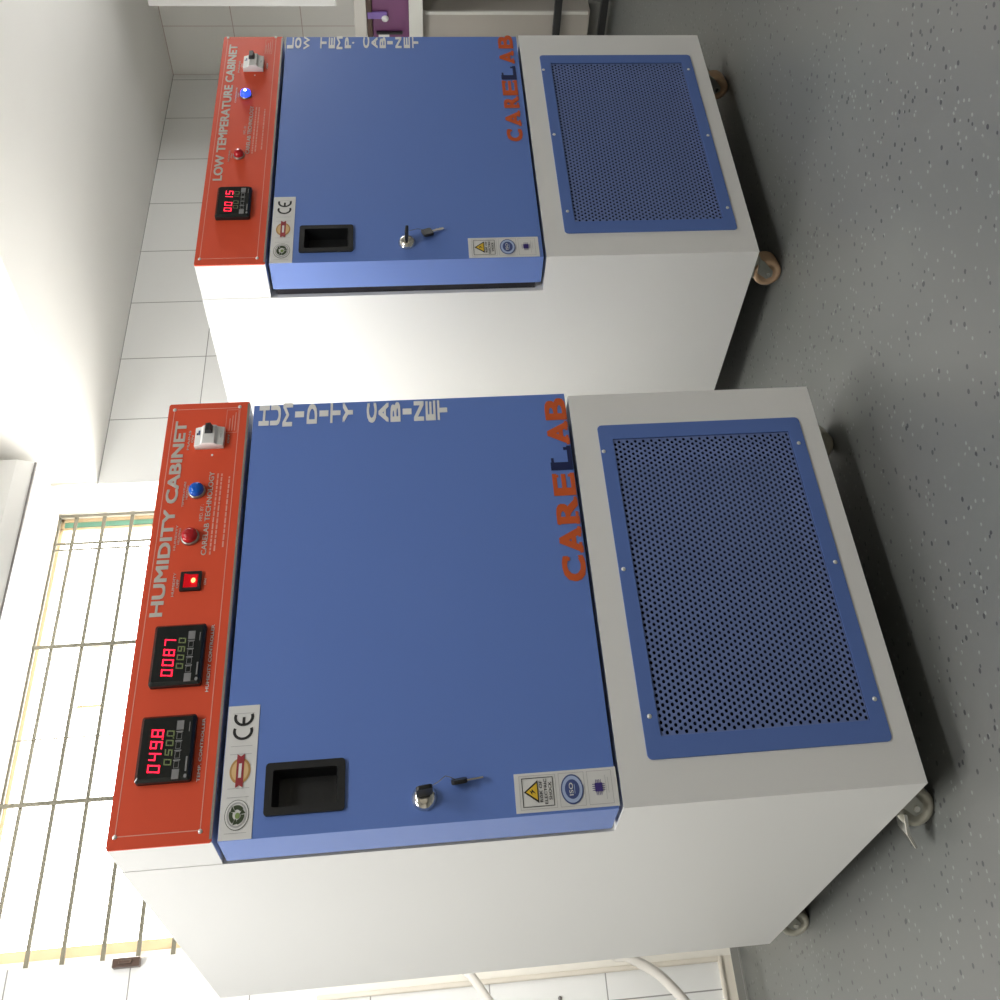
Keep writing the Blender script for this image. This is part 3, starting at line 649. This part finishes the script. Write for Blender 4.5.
S2 = dict(low=(0.0, W + .0036), head=(0.0, W), door_depth=.078,
    title=('LOW TEMPERATURE CABINET', .2302, .6700, 1.0885, 1.1060), maker=(.3080, 1.0382), plate=(.637, .688, 1.0100, 1.0260),
    captions=[('MAINS', .572, .612, 1.0775, 1.0810), ('ON', .590, .602, 1.0720, 1.0755), ('COMPRESSOR', .470, .520, 1.0775, 1.0805), ('ON', .488, .502, 1.0725, 1.0755), ('HEATING', .285, .318, 1.0775, 1.0805), ('ON', .295, .308, 1.0725, 1.0755), ('OFF', .585, .604, 1.0160, 1.0190)],
    controllers=[(.1175, .2015, 1.0240, 1.0915, '0015', '0010', .1340, .1965, 1.0610, 1.0760, .1420, .1940, 1.0490, 1.0590, .1280, .1990, 1.0370, 1.0460, False)],
    lamps=[(.3017, 1.0586, 'lampred', .0105, None), (.4931, 1.0576, 'lamplit', .0118, 'lampcore')], rocker=None,
    breaker=(.574, .616, 1.0250, 1.0690), toggle=1.0510, handle=(.0250, .0957, .8190, .9245), warn=(.0014, .0538, .4506, .5918),
    cx=[(.3375, .3721), (.3830, .4340), (.4430, .4830), (.4890, .5365), (.5440, .5866), (.5975, .6450), (.6560, .7000)], cz=.4570, ch=.0320, cslope=-.008,
    stack=letter_rows('LOWTEMP.CABINET', (.9694, .9519, .9327, .8944, .8751, .8574, .8381, .8262, .7962, .7768, .7580, .7411, .7216, .7020, .6825), .6763, .6757, 15, .0128),
    lock=(.0455, .7131), casters=[(.027, .058, .30, 'tan', False), (.05, .93, 0.0, 'tan', False), (.600, .045, .25, 'tan', False), (.65, .93, 0.0, 'tan', False)])
C1 = cabinet('humidity_cabinet', 'nearer white lab cabinet on casters with blue door lettered HUMIDITY CABINET and two red readouts', (0, 0), 0.0, S1)
C2XY = (1.0537, 0.0272); C2R = -0.0247
C2 = cabinet('low_temperature_cabinet', 'farther white lab cabinet with blue door lettered LOW TEMP. CABINET and lit blue lamp', C2XY, C2R, S2)

# ------------------------------------------------------------------ keys (held by the locks)
def place(o, cab):
    if cab == 2: o.location = (C2XY[0] + math.cos(C2R) * o.location[0] - math.sin(C2R) * o.location[1], C2XY[1] + math.sin(C2R) * o.location[0] + math.cos(C2R) * o.location[1], o.location[2]); o.rotation_euler[2] = C2R
def key(cab, loc, ang, turn, label, wire=None, bow=(.024, .0175), blade=.030, inserted=False):
    # local frame: blade runs along -z from the origin, bow above; ang tilts it in the door plane
    k = empty('door_key', loc); tag(k, label, 'key', 'keys of the cabinet door locks')
    R = Matrix.Rotation(ang, 3, 'Y') @ Matrix.Rotation(turn, 3, 'Z')
    if inserted: R = Matrix.Rotation(ang, 3, 'Y') @ Matrix.Rotation(pi / 2, 3, 'X')
    def put(mb, name, bev):
        mb.v = [tuple(R @ Vector(v)) for v in mb.v]; return mb.build(name, k, bev)
    b = MB(); b.prism_xz(rrect(-bow[1] / 2, bow[1] / 2, 0, bow[0], .005), -.0028, .0028, 'black'); put(b, 'bow', .0008)
    b = MB(); b.box(-.0032, .0032, -.0011, .0011, -blade, .001, 'chrome'); b.box(.0032, .0046, -.0011, .0011, -blade * .5, -blade * .3, 'chrome'); b.box(.0032, .0042, -.0011, .0011, -blade * .85, -blade * .65, 'chrome'); put(b, 'blade', 0)
    if wire:
        b = MB(); b.tube(wire, .0007, 'chrome', 6); b.build('wire_loop', k)
    place(k, cab); return k
key(1, (.0345, -.0140, .7078), 1.45, 0, 'black headed key standing in the lock of the nearer blue door', inserted=True, bow=(.032, .022), blade=.008)
key(1, (.0515, -.008, .6490), -0.10, 1.10, 'black headed key hanging by a wire below the lock of the nearer door',
    wire=[(-.012, -.022, .050), (-.006, -.018, .040), (.004, -.010, .030), (.004, -.004, .024), (.001, -.001, .016)], bow=(.022, .017), blade=.022)
key(2, (.0455, -.0140, .7131), 0.12, 0, 'thin black key turned edge on in the lock of the farther blue door', inserted=True, bow=(.030, .020), blade=.008)
key(2, (.0705, -.006, .6620), -0.30, 0.35, 'black headed key dangling beside the lock of the farther door',
    wire=[(-.014, -.018, .046), (-.010, -.016, .038), (-.002, -.010, .030), (.001, -.005, .022), (.000, -.003, .016)], bow=(.021, .026), blade=.024)

# ------------------------------------------------------------------ hoses behind the nearer cabinet
def hose(pts, r, label):
    o = empty('drain_hose', pts[0])
    P = [Vector(p) for p in pts]; out = []
    for i in range(len(P) - 1):
        p0, p1, p2, p3 = P[max(i - 1, 0)], P[i], P[i + 1], P[min(i + 2, len(P) - 1)]
        for k in range(8):
            t = k / 8; out.append(0.5 * ((2 * p1) + (p2 - p0) * t + (2 * p0 - 5 * p1 + 4 * p2 - p3) * t * t + (3 * p1 - p0 - 3 * p2 + p3) * t ** 3))
    out.append(P[-1])
    b = MB(); b.tube(out, r, 'hose', 12)
    bpy.data.objects.remove(o)
    tag(b.build('drain_hose'), label, 'hose', 'white hoses behind the nearer cabinet')
hose([(.16, DEP + .0005, .70), (.16, 1.12, .695), (.066, 1.3, .637), (.047, 1.3, .620), (.024, 1.3, .603), (-.007, 1.3, .581), (-.05, 1.3, .545), (-.16, 1.32, .40), (-.22, 1.34, .10), (-.23, 1.36, FLOOR + .010), (-.40, 1.38, FLOOR + .010)], .0095, 'upper thin white hose leaving the back of the nearer cabinet')
hose([(.16, DEP + .0005, .37), (.16, 1.12, .365), (.067, 1.3, .299), (.050, 1.3, .260), (.015, 1.3, .202), (-.024, 1.3, .163), (-.075, 1.3, .122), (-.16, 1.3, .04), (-.22, 1.28, FLOOR + .012), (-.40, 1.24, FLOOR + .0115)], .0110, 'lower thicker white hose curving to the floor by the skirting')
b = MB(); b.lathe((.024, 1.57, .397), (0, -1, 0), [(0, .005), (.003, .0045), (.004, .0001)], 'acdark', 10); tag(b.build('wall_plug'), 'small dark plug in the white wall tile behind the nearer cabinet', 'plug')

# ------------------------------------------------------------------ bench and things by the right wall
bn = empty('lab_bench', (3.0, 0.9, FLOOR)); tag(bn, 'lab bench with white worktop along the right wall behind the farther cabinet', 'bench')
oz = -FLOOR
def bp(name, *boxes, bev=.002):
    b = MB(oz)
    for x0, x1, y0, y1, z0, z1, m in boxes: b.box(x0 - 3.0, x1 - 3.0, y0 - .9, y1 - .9, z0, z1, m)
    return b.build(name, bn, bev)
bp('worktop', (2.98, 3.585, -1.2, 1.55, .640, .690, 'worktop'))
bp('side_panel', (3.03, 3.58, .835, 1.50, .022, .640, 'carcass'))
bp('plinth', (3.08, 3.58, .835, 1.50, FLOOR, .022, 'shadegrey'))
bp('knee_panel', (3.30, 3.32, -1.2, .835, .02, .640, 'shadegrey'))
bp('door_edge', (3.022, 3.030, .835, .850, .030, .630, 'worktop'))
for z in (.150, -.020): bp('foot_rail', (2.985, 3.005, -1.2, 1.50, z - .015, z + .012, 'black'))
for yy in (-1.19, 1.48): bp('bench_leg', (2.985, 3.005, yy, yy + .02, FLOOR, .640, 'black'))
tb = empty('storage_tub', (3.15, .8, .690)); tag(tb, 'purple plastic tub with pale lid standing on the white worktop', 'tub')
def tp(name, *boxes, bev=.003):
    b = MB()
    for x0, x1, y0, y1, z0, z1, m in boxes: b.box(x0 - 3.15, x1 - 3.15, y0 - .8, y1 - .8, z0 - .69, z1 - .69, m)
    return b.build(name, tb, bev)
tp('tub_body', (3.08, 3.36, .62, .992, .690, .825, 'purple')); tp('tub_rim', (3.07, 3.37, .61, .996, .8255, .845, 'brownrim')); tp('lid', (3.065, 3.375, .605, .975, .8455, .890, 'lid'))
tp('clip', (3.068, 3.078, .872, .902, .770, .842, 'lilac')); tp('label_plate', (3.0755, 3.0795, .972, .990, .765, .805, 'sticker')); tp('latch', (3.066, 3.0795, .960, .970, .715, .812, 'black'))
b = MB(); b.lathe((3.0675 - 3.15, .897 - .8, .778 - .69), (-1, 0, 0), [(0, .013), (.006, .012), (.010, .008), (.011, .0001)], 'ac'); b.build('knob', tb)
wc = empty('wall_cabinet', (3.0, .3, .945)); tag(wc, 'white cupboard hanging on the right wall above the white worktop', 'cupboard')
b = MB(); b.box(0.02, .585, -.9, .490, 0, .655, 'ac'); b.build('carcass', wc)
b = MB(); b.box(0.0, .0195, -.25, .498, .003, .65, 'ac'); b.build('cupboard_door', wc, .002)
